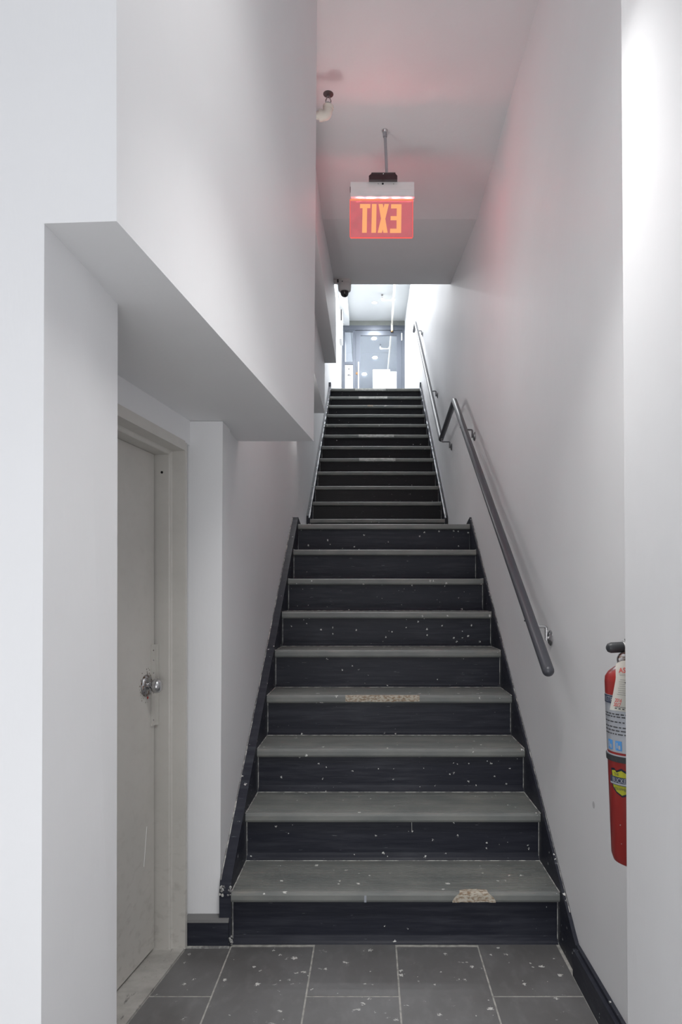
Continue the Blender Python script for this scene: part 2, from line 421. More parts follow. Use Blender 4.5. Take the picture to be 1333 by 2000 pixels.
# ------------------------------------------------------------------ stairs
def tread_mesh(name, width, run, ribs=True):
    """profile in (y,z), nosing front at y=0, top at z=0"""
    t = .036; p = [(run+.03, -t), (.006, -t), (.002, -t+.004), (0, -t+.010), (0, -.010), (.003, -.003), (.010, 0)]
    y = .022
    if ribs:
        while y < run-.02:
            p += [(y, 0), (y+.001, -.0026), (y+.0045, -.0026), (y+.0055, 0)]; y += .0125
    p += [(run+.03, 0)]
    bm = nb(); hexa(bm, [(-width/2, a, b) for a, b in p], [(width/2, a, b) for a, b in p])
    bmesh.ops.recalc_face_normals(bm, faces=bm.faces)
    me = bpy.data.meshes.new(name); bm.to_mesh(me); bm.free(); me.materials.append(TREAD); return me
def riser_mesh(name, width, h, m):
    """front face y=0, bottom z=0; coved foot"""
    p = [(.02, 0), (-.014, 0), (-.012, .004), (-.006, .010), (-.002, .018), (0, .028), (0, h), (.02, h)]
    bm = nb(); hexa(bm, [(-width/2, a, b) for a, b in p], [(width/2, a, b) for a, b in p])
    bmesh.ops.recalc_face_normals(bm, faces=bm.faces)
    me = bpy.data.meshes.new(name); bm.to_mesh(me); bm.free(); me.materials.append(m); return me
def link(name, me, parent, loc):
    o = bpy.data.objects.new(name, me); C.objects.link(o); o.parent = parent
    o.matrix_parent_inverse = parent.matrix_world.inverted(); o.location = loc; return o

NOSE = .030
def flight(root, xl, xr, y0, z0, n, run, rise, rm, ribs):
    """y0: front of the first nosing.  n risers, n-1 treads (last one is the floor above, gets a nosing only)"""
    wd = xr-xl; xc = (xl+xr)/2; treads = []
    tm = tread_mesh('tread', wd-.002, run, ribs); rme = riser_mesh('riser', wd-.004, rise-.036, rm)
    bm = nb()                                             # sealant beads of one step
    for s in (-1, 1):
        tube(bm, [(s*(wd/2-.002), .003, .001), (s*(wd/2-.002), run+NOSE-.016, .001)], .0022, 5)
        tube(bm, [(s*(wd/2-.002), .028, -.037), (s*(wd/2-.002), .028, -rise+.004)], .0018, 5)
    tube(bm, [(-wd/2+.003, run+NOSE-.016, .001), (wd/2-.003, run+NOSE-.016, .001)], .0016, 5)
    bmesh.ops.recalc_face_normals(bm, faces=bm.faces)
    se = bpy.data.meshes.new('sealant_line'); bm.to_mesh(se); bm.free(); se.materials.append(CAULK)
    for k in range(n):
        ny = y0+k*run; nz = z0+(k+1)*rise
        link('riser', rme, root, (xc, ny+NOSE, nz-rise))
        if k < n-1: 
            t = link('tread', tm, root, (xc, ny, nz)); treads.append(t)
            link('sealant_line', se, root, (xc, ny, nz))
    return treads

def edge_patch(parent, x0, x1, y, z, m, depth=.018, ragged=.003, drop=.034, oval=False, name='worn_patch', label=None):
    """wear wrapped over a nosing: thin skin 0.8 mm proud on top and front"""
    bm = nb(); n = 22; rows = []
    for i in range(n+1):
        t = i/n; x = x0+(x1-x0)*t
        e = math.sqrt(max(.02, 1-(2*t-1)**2)) if oval else 1
        r = random.uniform(-ragged, ragged)
        dp = max(.012, depth*e + r); dr = drop + random.uniform(-ragged, 0); e0 = .0009
        if oval and e < .75:
            q = (1-e/.75)*drop*.95; rows.append([bm.verts.new(p) for p in ((x, y+.006, z-.004-q), (x, y+.004, z-.003-q), (x, y+.003, z-.003-q), (x, y-e0, z-.0035-q), (x, y-e0, z-.004-q), (x, y-e0, z-drop-.0005), (x, y+.004, z-drop-.0005))]); continue
        rows.append([bm.verts.new(p) for p in ((x, y+dp, z-.003), (x, y+dp, z+e0), (x, y+.009, z+e0), (x, y+.001, z-.003+e0), (x, y-e0, z-.011), (x, y-e0, z-dr), (x, y+.004, z-dr))])
    for a, b in zip(rows, rows[1:]):
        for j in range(7): bm.faces.new([a[j], b[j], b[(j+1) % 7], a[(j+1) % 7]])
    bm.faces.new(rows[0]); bm.faces.new(rows[-1][::-1])
    o = obj(name, bm, m, parent)
    if label: o['label'] = label
    return o

# lower flight
RUN1 = .2785; XL1, XR1, Y1 = -.504, .676, 2.4425
st1 = thing('staircase', (.086, 2.44, 0), 'lower flight of nine dark navy risers with grey ribbed treads', 'staircase')
tr1 = flight(st1, XL1, XR1, Y1, 0, 9, RUN1, RISE, RISER, True)
Y9 = Y1+8*RUN1
# landing
bm = nb()
p = [(6.134, H9-.036), (Y9+.006, H9-.036), (Y9+.002, H9-.032), (Y9, H9-.026), (Y9, H9-.010), (Y9+.003, H9-.003), (Y9+.010, H9), (6.134, H9)]
side(bm, p, -.503, .675); tag(obj('landing', bm, TREAD, st1), 'landing board with grey painted nosing')
# stringers
def sz(y, off): return RISE + (y-Y1)/RUN1*RISE + off
def stringer(x0, x1, y_start, z_foot):
    off = .026; yt = Y9+.035
    p = [(y_start, 0), (y_start, z_foot), (Y1+.02, sz(Y1+.02, off)), (yt, sz(yt, off)), (yt+.27, H9+.0), (yt+.27, H9-.25), (2.75, 0)]
    bm = nb(); side(bm, p, x0, x1); return bm
obj('stringer', stringer(-.5465, -.505, 2.449, .190), STRING, st1, bevel=.002)
off = .026; yt = Y9+.035
bm = nb(); side(bm, [(2.262, 0), (2.262, .0985), (2.30, sz(2.30, off)), (yt, sz(yt, off)), (yt+.27, H9), (yt+.27, H9-.25), (2.75, 0)], .677, .6895)
obj('stringer', bm, STRING, st1, bevel=.0015)
# ragged sealant along the stringers' tops
bm = nb(); pts = []
for k in range(60):
    y = 2.46+(yt-2.46)*k/59; pts.append((-.5435+random.uniform(-.0006, .0006), y, sz(y, off)+.0005))
tube(bm, pts, [.0012+.002*random.random() for _ in pts], 5)
obj('wall_sealant', bm, CAULK, st1); bm = nb(); pts = []
for k in range(60):
    y = 2.36+(yt-2.36)*k/59; pts.append((.6868, y, sz(y, off)-.0005))
tube(bm, pts, [.0008+.0016*random.random() for _ in pts], 5)
obj('wall_sealant', bm, CAULK, st1)
# chipped lump of plaster at the foot of the left stringer
bm = nb()
for k in range(16):
    c = Vector((-.525+random.uniform(-.02, .02), 2.449+random.uniform(-.004, .008), .192+random.uniform(-.016, .02)))
    bmesh.ops.create_icosphere(bm, subdivisions=1, radius=random.uniform(.002, .006), matrix=Matrix.Translation(c))
tag(obj('plaster_crumbs', bm, CAULK, st1), kind='stuff')
bm = nb()
for k in range(10):
    c = Vector((-.505+random.uniform(-.008, .01), 2.450+random.uniform(-.006, .004), .006+random.uniform(-.004, .03)))
    bmesh.ops.create_icosphere(bm, subdivisions=1, radius=random.uniform(.003, .006), matrix=Matrix.Translation(c))
tag(obj('plaster_crumbs', bm, CAULK, st1), kind='stuff')
edge_patch(tr1[0], .290, .445, Y1, RISE, WORN, .030, .002, .034, True, label='pale bare worn spot on the nosing')
y4 = Y1+5*RUN1-RUN1*1
edge_patch(tr1[3], (675-726)/F*(Y1+3*RUN1), (820-726)/F*(Y1+3*RUN1), Y1+3*RUN1, 4*RISE, WORN, .020, .003, .030, label='rusty bare strip on the nosing')

# paint blobs at nosing ends, a drip on the second riser
CHIP = mat('white_paint_blob', (.75, .75, .74), .5)
for k, s_ in ((2, 1.0), (1, .8), (4, .5)):
    bm = nb()
    for q in range(7):
        c = Vector((XR1-.008+random.uniform(-.010, .003), Y1+k*RUN1+random.uniform(0, .012), (k+1)*RISE-.002+random.uniform(-.010, .002)))
        bmesh.ops.create_icosphere(bm, subdivisions=1, radius=random.uniform(.002, .005)*s_, matrix=Matrix.Translation(c))
    tag(obj('paint_blob', bm, CHIP, tr1[k]), 'white paint blob on the nosing end', kind='stuff')
bm = nb(); dxx = (804.5-726)/F*(Y1+RUN1+.03); tube(bm, [(dxx, Y1+RUN1+.0295, 2*RISE-.037), (dxx+.001, Y1+RUN1+.0295, 2*RISE-.083)], .0012, 5); tag(obj('paint_drip', bm, CAULK, st1), 'thin pale paint drip')
bm = nb(); dxx = (714-726)/F*Y1; box(bm, dxx-.004, dxx+.004, Y1-.0006, Y1+.001, RISE-.034, RISE-.010); obj('paint_drip', bm, mat('pale_blue_drip', (.30, .32, .36), .5), st1)

# upper flight
RUN2 = (9.298-6.12)/11; XL2, XR2, Y10 = -.553, .660, 6.12
st2 = thing('staircase', (.05, 6.15, H9), 'upper flight of black risers climbing to the glass door', 'staircase')
tr2 = flight(st2, XL2, XR2, Y10, H9, 12, RUN2, RISE, RISER_UP, False)
bm = nb(); Y21 = Y10+11*RUN2
p = [(Y21+.12, H21-.036), (Y21+.006, H21-.036), (Y21, H21-.026), (Y21, H21-.008), (Y21+.006, H21+.001), (Y21+.12, H21+.001)]
side(bm, p, XL2, XR2); top_n = obj('tread', bm, TREAD, st2)
for s, x0, x1 in ((-1, -.5845, -.554), (1, .661, .684)):
    o2 = .012
    def z2(y): return H9+RISE+(y-Y10)/RUN2*RISE+o2
    bm = nb(); side(bm, [(6.151, H9+.001), (6.151, z2(6.151)), (Y21+.0, z2(Y21)+.01), (Y21+.03, z2(Y21)+.08), (Y21+.10, z2(Y21)+.075), (Y21+.10, H21-.25), (6.5, H9+.001)], x0, x1-(0.003 if s > 0 else 0))
    obj('stringer', bm, STRING, st2)
    bm = nb(); pts = []
    for k in range(90):
        y = Y10+(Y21-Y10)*k/89; pts.append((x1-.004 if s < 0 else x0+.004, y, z2(y)+.001))
    tube(bm, pts, [.003+.005*random.random() for _ in pts], 5)
    tag(obj('edge_sealant', bm, mat('white_sealant', (.80, .83, .85), .6), st2), 'flaky white sealant line')
for k, a, b, mm in ((11, 694, 754, WORNEDGE), (10, 701, 757, WORNEDGE), (6-0, 701, 770, WORNEDGE), (4, 702, 773, WORNEDGE)):
    y = Y10+k*RUN2; z = H9+(k+1)*RISE
    par = top_n if k == 11 else tr2[k]
    edge_patch(par, (a-726)/F*y, (b-726)/F*y, y, z, mm, .02, .002, .030, label='lighter bare metal on the nosing')
y = Y10+9*RUN2; edge_patch(tr2[9], -.05, .02, y, H9+10*RISE, WORN, .01, .003, .02); edge_patch(tr2[9], .16, .19, y, H9+10*RISE, CAULK, .01, .002, .02)

# ------------------------------------------------------------------ door_1: beige door in the recess
d1 = thing('door_1', W(-.4, 0, 0), 'scuffed beige painted door with round chrome knob, left of the stairs', None, None, 'structure')
# steel frame, two-step rabbet: jamb + header
bm = nb()
prof = [(.016, .004), (.016, -.13), (-.014, -.13), (-.014, -.052), (-.012, -.049), (-.004, -.047), (-.001, -.044), (0, .004)]
hexa(bm, [W(u, n, .004) for u, n in prof], [W(u, n, 1.80) for u, n in prof])
jamb = obj('door_jamb', bm, BEIGE, d1, bevel=.0008)
bm = nb()
prof = [(1.805, .004), (1.805, -.13), (1.756, -.13), (1.756, -.052), (1.758, -.049), (1.766, -.047), (1.769, -.044), (1.771, .004)]
hexa(bm, [W(-.86, n, z) for z, n in prof], [W(.0, n, z) for z, n in prof])
obj('door_header', bm, BEIGE, d1, bevel=.0008)
bm = nb(); wbox(bm, -.845, -.0215, -.145, -.103, .014, 1.755); leaf = obj('door_leaf', bm, BEIGE, d1, bevel=.0015)
bm = nb(); lathe(bm, [(.0045, 0), (.0045, .0012)], axis(W(-.0145+.0006, -.077, 1.263+240*2.39/F), -U), 12); obj('bolt_hole', bm, HOLE, d1)
# latch guard strip
bm = nb(); wbox(bm, -.047, -.0165, -.1028, -.099, .80, 1.085); wbox(bm, -.0195, -.0155, -.1028, -.088, .80, 1.085)
tag(obj('latch_guard', bm, BEIGE, d1, bevel=.0008), 'painted steel latch guard strip')
for z in (.82, .915, .985, 1.03, 1.065):
    bm = nb(); lathe(bm, [(.003, 0), (.0025, .0012), (0, .0016)], axis(W(-.034, -.099, z), N), 8); obj('screw', bm, STEEL, d1)
# knob
KZ = .947; kp = lambda n: W(-.083, n, KZ)
bm = nb(); lathe(bm, [(.038, 0), (.038, .003), (.034, .009), (.029, .011), (.026, .010), (.012, .011)], axis(kp(-.103), N), 32)
rose = tag(obj('knob_rose', bm, STEEL, d1, smooth=True), 'tarnished round escutcheon')
bm = nb(); lathe(bm, [(.0125, 0), (.0125, .006), (.010, .008), (.011, .012), (.018, .015), (.0235, .021), (.0255, .030), (.0235, .039), (.018, .045), (.011, .047), (0, .047)], axis(kp(-.094), N), 32)
tag(obj('door_knob', bm, CHROME, d1, smooth=True), 'round satin chrome knob')
for a in (.06,):
    bm = nb(); lathe(bm, [(.004, 0), (.003, .002), (0, .003)], axis(kp(-.0945)+Vector((0, 0, -.024))+U*.008, N), 10); obj('screw', bm, CHROME, d1)
bm = nb(); lathe(bm, [(.005, 0), (.0045, .0012), (0, .0016)], axis(kp(-.1028)+Vector((0, 0, -.043))+U*.012, N), 10); tag(obj('paint_spot', bm, REDPAINT, d1), 'small red paint spot')
bm = nb()   # chipped paint round the rose
for k in range(60):
    a = random.uniform(0, 2*math.pi); r = random.uniform(.038, .062)
    c = kp(-.1028) + U*(math.cos(a)*r*.8) + Vector((0, 0, math.sin(a)*r))
    s = random.uniform(.001, .0035)
    lathe(bm, [(s, 0), (s*.8, .0004)], axis(c, N), 5)
tag(obj('paint_chips', bm, mat('bare_primer', (.17, .15, .12), .7), d1), 'chipped paint around the knob', kind='stuff')
bm = nb(); p0 = W(-.10, -.1028, .33); p1 = W(-.078, -.1028, .46)
tube(bm, [p0, p1], .0012, 5); tag(obj('scratch', bm, PAPER, d1), 'long pale scratch')

# ------------------------------------------------------------------ handrail
hr = thing('handrail', (.605, 2.33, 1.0), 'charcoal round handrail running up the right wall in two slopes', 'handrail')
RX = .605; RR = .0205
P = [(RX, 2.33, .997), (RX, 4.98, 2.671), (RX, 5.93, 2.606), (RX, 9.38, 4.99), (RX, 9.72, 5.0)]
d = (Vector(P[1])-Vector(P[0])).normalized()
bm = nb(); pts = []; rs = []
for k in range(6):
    a = math.pi/2*k/5; pts.append(Vector(P[0]) - d*RR*math.cos(a)*.98 + d*RR*.3); rs.append(max(.002, RR*math.sin(a)))
tube(bm, pts+[Vector(P[1])], rs+[RR], 24)
obj('rail', bm, RAIL, hr, smooth=True)
bm = nb(); bmesh.ops.create_uvsphere(bm, u_segments=20, v_segments=12, radius=RR*1.01, matrix=Matrix.Translation(P[1]))
tube(bm, [P[1], P[2]], RR*.995, 24); bmesh.ops.create_uvsphere(bm, u_segments=20, v_segments=12, radius=RR*1.01, matrix=Matrix.Translation(P[2])); obj('rail', bm, RAIL, hr, smooth=True)
bm = nb(); tube(bm, [P[2], P[3]], RR*.99, 24); bmesh.ops.create_uvsphere(bm, u_segments=20, v_segments=12, radius=RR*1.0, matrix=Matrix.Translation(P[3])); tube(bm, [P[3], P[4]], RR*.99, 24); obj('rail', bm, RAIL, hr, smooth=True)
def rail_at(y):
    for a, b in zip(P, P[1:]):
        if a[1] <= y <= b[1]: return a[2]+(b[2]-a[2])*(y-a[1])/(b[1]-a[1])
def wallx(y): return .6903
for i, y in enumerate((2.62, 4.55, 5.86, 7.1, 9.15)):
    z = rail_at(y)-RR; wx = wallx(y)-.0005
    br = bpy.data.objects.new('rail_bracket', None)
    bm = nb(); tube(bm, bendpath([(RX, y, z+.004), (RX, y, z-.022), (wx-.018, y, z-.022), (wx-.018, y, z-.075)], .010), .0062, 10)
    tube(bm, [(wx-.018, y, z-.066), (wx-.002, y, z-.066)], .007, 10)
    box(bm, RX-.012, RX+.012, y-.03, y+.03, z-.003, z+.002)
    m_ = CHROME if i == 0 else RAILB
    b = obj('rail_bracket', bm, m_, hr, smooth=True)
    bm = nb(); lathe(bm, [(.030, 0), (.030, .003), (.022, .009), (.010, .011), (0, .011)], axis((wx, y, z-.066), (-1, 0, 0)), 24)
    ros = obj('wall_rosette', bm, m_, b, smooth=True)
    if i == 0: b['label'] = 'shiny chrome rail bracket'

# ------------------------------------------------------------------ exit sign
SY = 3.61; px = SY/F
def ex(x): return (x-726)*px
def ez(y): return EYE+(1160-y)*px
sg = thing('exit_sign', (ex(751), SY, ez(255)), 'lit red acrylic EXIT sign seen from behind, hanging from the ceiling rod', 'exit sign')
bm = nb(); box(bm, ex(685.5), ex(809), SY-.024, SY+.024, ez(389.5), ez(361)); hs = obj('sign_housing', bm, BRUSH, sg, bevel=.0015)
for x, y, r in ((748, 364.5, .0055), (739, 364.8, .002), (769, 365, .002)):
    bm = nb(); lathe(bm, [(r, 0), (r*.8, .0015), (0, .002)], axis((ex(x), SY-.0245, ez(y)), (0, -1, 0)), 12); obj('screw', bm, BLACKP, hs)
bm = nb(); box(bm, ex(684.2), ex(685.5), SY-.01, SY+.012, ez(374), ez(367)); obj('test_button', bm, BLACKP, hs)
# canopy: barrel top box
bm = nb(); p = []
for k in range(9):
    a = math.pi*k/8; p.append((SY-.045*math.cos(a), ez(361)+.020+.036*math.sin(a)))
p = [(SY-.045, ez(361))]+p+[(SY+.045, ez(361))]
x0, x1 = ex(721), ex(776)
hexa(bm, [(x0, a, b) for a, b in p], [(x1, a, b) for a, b in p])
for v in bm.verts:
    if v.co.z > ez(361)+.03: v.co.x += (.014 if v.co.x < ex(748) else -.010)
can = obj('battery_housing', bm, mat('dark_maroon_plastic', (.035, .014, .018), .35), sg, smooth=True)
bm = nb(); lathe(bm, [(.0022, 0), (0, .002)], axis((ex(749), SY-.0452, ez(349.5)), (0, -1, 0)), 8); obj('screw', bm, CHROME, can)
bm = nb(); tube(bm, [(ex(756), SY, ez(342)), (ex(752.5), SY, ez(262))], .0075, 14); tube(bm, [(ex(752.6), SY, ez(268)), (ex(752), SY, ZC-.002)], .011, 14)
obj('hanging_rod', bm, GALV, sg, smooth=True)
bm = nb(); lathe(bm, [(.016, 0), (.015, .006), (.011, .012), (0, .012)], axis((ex(752), SY, ZC), (0, 0, -1)), 20); obj('ceiling_cap', bm, CHROME, sg, smooth=True)
# acrylic
xa, xb, za, zb = ex(683.5), ex(807.5), ez(465.5), ez(390)
bm = nb(); box(bm, xa+.003, xb-.003, SY-.003, SY+.003, za+.003, zb); panel = obj('acrylic_panel', bm, EXIT_P, sg)
bm = nb(); t = .0035
for q in ((xa, xa+t, za+.006, zb), (xb-t, xb, za+.006, zb), (xa+.004, xb-.004, za, za+t)): box(bm, q[0], q[1], SY-.0034, SY+.0034, q[2], q[3])
obj('lit_edge', bm, EXIT_E, sg)
bm = nb(); box(bm, xa+.003, xb-.003, SY-.0045, SY+.0045, zb-.006, zb-.0005); obj('led_line', bm, EXIT_T, sg)
def L(zx, zy): return (ex(600+zx/5.127), ez(150+zy/5.127))
def letter(polys):
    bm = nb()
    for poly in polys:
        pp = [L(*q) for q in poly]
        hexa(bm, [(x, SY-.0042, z) for x, z in pp], [(x, SY-.0032, z) for x, z in pp])
    return obj('letter', bm, EXIT_L, panel)
letter([[(532, 1279), (636, 1279), (634, 1320), (603, 1320), (599, 1566), (552, 1566), (557, 1320), (531, 1320)]])
letter([[(651, 1279), (697, 1279), (692, 1566), (645, 1566)]])
letter([[(717, 1279), (760, 1279), (808, 1566), (765, 1566)], [(776, 1279), (821, 1279), (751, 1566), (708, 1566)]])
letter([[(900, 1281), (947, 1281), (943, 1568), (896, 1568)], [(843, 1281), (900, 1281), (900, 1323), (842, 1323)], [(838, 1400), (899, 1400), (899, 1441), (837, 1441)], [(833, 1526), (897, 1526), (897, 1568), (831, 1568)]])

# ------------------------------------------------------------------ sprinkler by the bulkhead
def sprinkler_head(parent, x, y, z, m=STEEL, s=1):
    """upright head, z = top of the fitting"""
    bm = nb(); lathe(bm, [(.010*s, 0), (.010*s, .012*s), (.007*s, .016*s)], axis((x, y, z), (0, 0, 1)), 12)
    for q in (-1, 1): tube(bm, bendpath([(x+q*.009*s, y, z+.012*s), (x+q*.011*s, y, z+.025*s), (x+q*.002*s, y, z+.044*s)], .004*s, 3), .0022*s, 6)
    h = obj('sprinkler_head', bm, m, parent, smooth=True)
    bm = nb(); lathe(bm, [(.003*s, 0), (.006*s, .002*s), (.021*s, .006*s), (.021*s, .008*s), (0, .009*s)], axis((x, y, z+.044*s), (0, 0, 1)), 16)
    obj('deflector', bm, mat('dark_deflector', (.12, .10, .10), .5, .5), h)
sy = 3.2; q = sy/F
sx, szz = (638-726)*q, EYE+(1160-232)*q
sp = thing('sprinkler_pipe', (sx, sy, szz), 'cream sprinkler pipe elbow with upright head beside the bulkhead edge', 'sprinkler')
bm = nb(); tube(bm, [(-.319, sy, szz+.015), (sx-.02, sy, szz+.015)], .017, 16); obj('pipe', bm, PIPE, sp, smooth=True)
bm = nb(); tube(bm, bendpath([(sx-.028, sy, szz+.015), (sx+.002, sy, szz+.013), (sx+.008, sy, szz+.052)], .018, 6), .0225, 18)
tube(bm, [(sx-.034, sy, szz+.015), (sx-.018, sy, szz+.015)], .026, 18); tube(bm, [(sx+.008, sy, szz+.046), (sx+.009, sy, szz+.058)], .0255, 18)
obj('pipe_elbow', bm, PIPE, sp, smooth=True)
sprinkler_head(sp, sx+.009, sy, szz+.056, s=1.15)

# ------------------------------------------------------------------ dome camera
cy = 5.84; q = cy/F; cz = ZC+(cy-4.465)/(5.97-4.465)*(3.97-ZC)
cx = (673.5-726)*q
ca = thing('security_camera', (cx, cy, cz), 'white dome security camera under the sloping ceiling edge', 'camera')
bm = nb(); k = q
ctop = EYE+(1160-545.5)*q
lathe(bm, [(.0, .0), (12.8*k, 0), (13.6*k, -3*k), (13.4*k, -9*k), (12.9*k, -9.4*k), (12.9*k, -10*k), (13.1*k, -10.4*k), (12.2*k, -22*k), (10.4*k, -24*k), (8.2*k, -24.5*k), (0, -24.5*k)], axis((cx, cy, ctop), (0, 0, 1)), 32)
obj('camera_body', bm, WHITEP, ca, smooth=True)
bm = nb(); lathe(bm, [(8.2*k, -24*k), (8.1*k, -27*k), (7*k, -31*k), (4.6*k, -33.6*k), (0, -34.6*k)], axis((cx, cy, ctop), (0, 0, 1)), 24); obj('camera_dome', bm, DOME, ca, smooth=True)
bm = nb(); lathe(bm, [(13*k, 0), (13*k, .008), (12*k, max(.012, cz-ctop-.004))], axis((cx, cy, ctop-.002), (0, 0, 1)), 24); obj('mounting_base', bm, WHITEP, ca, smooth=True)
bm = nb(); tube(bm, [(-.3215, cy, ctop-3*k), (cx-12*k, cy, ctop-5*k)], [.020, .014], 14); obj('mounting_arm', bm, WHITEP, ca, smooth=True)
bm = nb(); box(bm, cx-14*k, cx-11.5*k, cy-.03, cy-.02, ctop-9*k, ctop-3*k); obj('locking_clip', bm, BLACKP, ca)
bm = nb(); lathe(bm, [(1.2*k, 0), (0, .002)], axis((cx-4*k, cy-13.0*k, ctop-10*k), (0, -1, 0)), 10); obj('screw', bm, BLACKP, ca)
bm = nb(); lathe(bm, [(1.3*k, 0), (0, .003)], axis((cx-.5*k, cy-7.6*k, ctop-27*k), (0, -1, -.2)), 10); tag(obj('lens_glint', bm, CHROME, ca), 'bright disc imitating a lens glint on the dome')  # chrome disc stands in for a highlight on the lens

# ------------------------------------------------------------------ upper hall
def hp(x, y, dd): return ((x-726)*dd/F, dd, EYE+(1160-y)*dd/F)
places = ['downlight nearest the glass door, lit', 'middle lit downlight of the upper hall ceiling', 'lit downlight above the stair head', 'lit downlight over the upper flight']
for i, (x, y) in enumerate(HL):
    dl = thing('downlight', (x, y, ZH), 'round recessed ' + places[i], 'ceiling light', 'downlights in the upper hall ceiling')
    bm = nb(); lathe(bm, [(.058, 0), (.058, .004), (.052, .008), (.047, .004), (.047, 0)], axis((x, y, ZH), (0, 0, -1)), 28); obj('trim_ring', bm, WHITEP, dl, smooth=True)
    bm = nb(); lathe(bm, [(.047, .0), (.047, .003), (0, .005)], axis((x, y, ZH), (0, 0, -1)), 28); obj('lens', bm, LENS, dl)
# boxed edge on hall left
bm = nb(); box(bm, -.585, -.43, 5.97, DOORY, ZH-.10, ZH); struct('trim_4', bm, HALLW, 'white boxed beam along the upper hall ceiling on the left')
# sprinkler main
pz = ZH-.09
sm = thing('sprinkler_pipe', (.39, DOORY, pz), 'cream sprinkler pipe run under the upper hall ceiling to the door head', 'sprinkler')
bm = nb(); tube(bm, [(.375, 6.0, pz), (.40, DOORY-.06, pz)], .018, 12); obj('pipe', bm, PIPE, sm, smooth=True)
bm = nb(); tube(bm, bendpath([(.399, DOORY-.07, pz), (.40, DOORY-.035, pz), (.40, DOORY-.035, pz-.13)], .02), .022, 12); obj('pipe', bm, PIPE, sm, smooth=True)
bm = nb(); tube(bm, [(.40, DOORY-.035, pz-.125), (.40, DOORY-.035, pz-.145)], .026, 12); tag(obj('pipe_collar', bm, BRASS, sm), 'brass collar at the pipe end')
by = 12.15
bm = nb(); tube(bm, [(.392, by, pz-.02), (.21, by, pz-.02), ], .013, 12); tube(bm, [(.42, by, pz), (.36, by, pz-.005)], .026, 12); obj('branch_pipe', bm, PIPE, sm, smooth=True)
bm = nb(); tube(bm, bendpath([(.235, by, pz-.02), (.19, by, pz-.02), (.19, by, pz+.02)], .02), .019, 12); obj('pipe_elbow', bm, PIPE, sm, smooth=True)
sprinkler_head(sm, .19, by, pz+.02, STEEL, 1.0)
# pipe elbow at the left above the glass door
bm = nb(); tube(bm, bendpath([(-.5845, DOORY-.10, 6.50), (-.53, DOORY-.10, 6.49), (-.47, DOORY-.10, 6.62)], .05), .022, 12)
tag(obj('conduit_elbow', bm, WHITEP, None, smooth=True), 'short white curved conduit left above the glass door', 'conduit')
# narrow wall box on left wall near the door
wb = thing('wall_cabinet', (-.585, 12.6, 6.0), 'narrow white wall box left of the glass door, dark upper side', 'cabinet')
bm = nb(); box(bm, -.5845, -.535, 12.45, 12.8, 5.92, 6.46); obj('cabinet_body', bm, WHITEP, wb, bevel=.003)
bm = nb(); box(bm, -.560, -.541, 12.443, 12.4495, 6.25, 6.45); obj('dark_slot', bm, BLACKP, wb)

# ------------------------------------------------------------------ door_2: glass entrance door
d2 = thing('door_2', (.03, DOORY, H21), 'blue grey metal framed glass door with sidelight at the stair head', None, None, 'structure')
def dx(zx): return (640+zx/6.665-726)*DOORY/F
def dz(zy): return EYE+(1160-(540+zy/6.665))*DOORY/F
bm = nb(); box(bm, -.585, .65, DOORY+.01, DOORY+.2, dz(640), ZH); struct('wall_door_head', bm, PLASTER, 'grey green plaster band over the glass door')
Y0 = DOORY
def bar(name, zx0, zx1, zy0, zy1, y0=-.0, y1=.06, m=FRAME, par=d2, z0=None, bevel=.003):
    bm = nb(); box(bm, dx(zx0), dx(zx1), Y0+y0, Y0+y1, dz(zy1) if z0 is None else z0, dz(zy0)); return obj(name, bm, m, par, bevel=bevel)
fb = H21
bar('frame_head', 196, 1010, 640, 700, -.01, .07)
bar('frame_post', 192, 228, 700, 0, z0=fb); bar('frame_post', 333, 366, 700, 0, z0=fb); bar('frame_post', 968, 1008, 700, 0, z0=fb)
bar('sidelight_rail', 228, 333, 700, 716); bar('sidelight_rail', 228, 333, 1112, 1145)
lf = bar('door_stile', 368, 430, 704, 0, .004, .05, z0=fb+.01); bar('door_stile', 903, 966, 704, 0, .004, .05, z0=fb+.01)
bar('door_rail', 430, 903, 704, 764, .004, .05)
bm = nb(); box(bm, dx(430), dx(903), Y0+.004, Y0+.05, fb+.01, fb+.22); obj('door_rail', bm, FRAME, d2, bevel=.003)
bm = nb(); box(bm, dx(430), dx(903), Y0+.022, Y0+.028, fb+.22, dz(764)); obj('glass_pane', bm, GLASS, d2)
bm = nb(); box(bm, dx(228), dx(333), Y0+.022, Y0+.028, dz(1112), dz(716)); obj('glass_pane', bm, GLASS, d2)
bm = nb(); box(bm, dx(228), dx(333), Y0+.015, Y0+.03, fb, dz(1145)); lp = obj('lower_panel', bm, FRAME, d2)
bm = nb(); box(bm, dx(229), dx(333), Y0+.010, Y0+.0148, fb+.25, dz(1152)); nt = tag(obj('notice_sheet', bm, PAPER, lp), 'tall white printed notice')
bm = nb()
for a, b, c, e in ((268, 290, 1196, 1206), (274, 284, 1206, 1216), (262, 276, 1272, 1292), (278, 288, 1268, 1292), (290, 300, 1278, 1294), (256, 304, 1320, 1324), (258, 280, 1328, 1334), (284, 302, 1328, 1334), (256, 276, 1374, 1378), (280, 302, 1372, 1376), (272, 286, 1400, 1402), (262, 296, 1250, 1252)):
    box(bm, dx(a), dx(b), Y0+.009, Y0+.0099, dz(e), dz(c))
tag(obj('printed_marks', bm, INK, nt), kind='stuff')
bm = nb(); tube(bm, [(dx(405), Y0-.06, fb+.35), (dx(405), Y0-.06, dz(1128))], .013, 14)
for z in (dz(1160), fb+.45): tube(bm, [(dx(405), Y0-.06, z), (dx(405), Y0+.006, z)], .008, 10)
tag(obj('pull_handle', bm, mat('polished_steel', (.85, .85, .86), .3, .8), d2, smooth=True), 'tall polished steel pull bar')
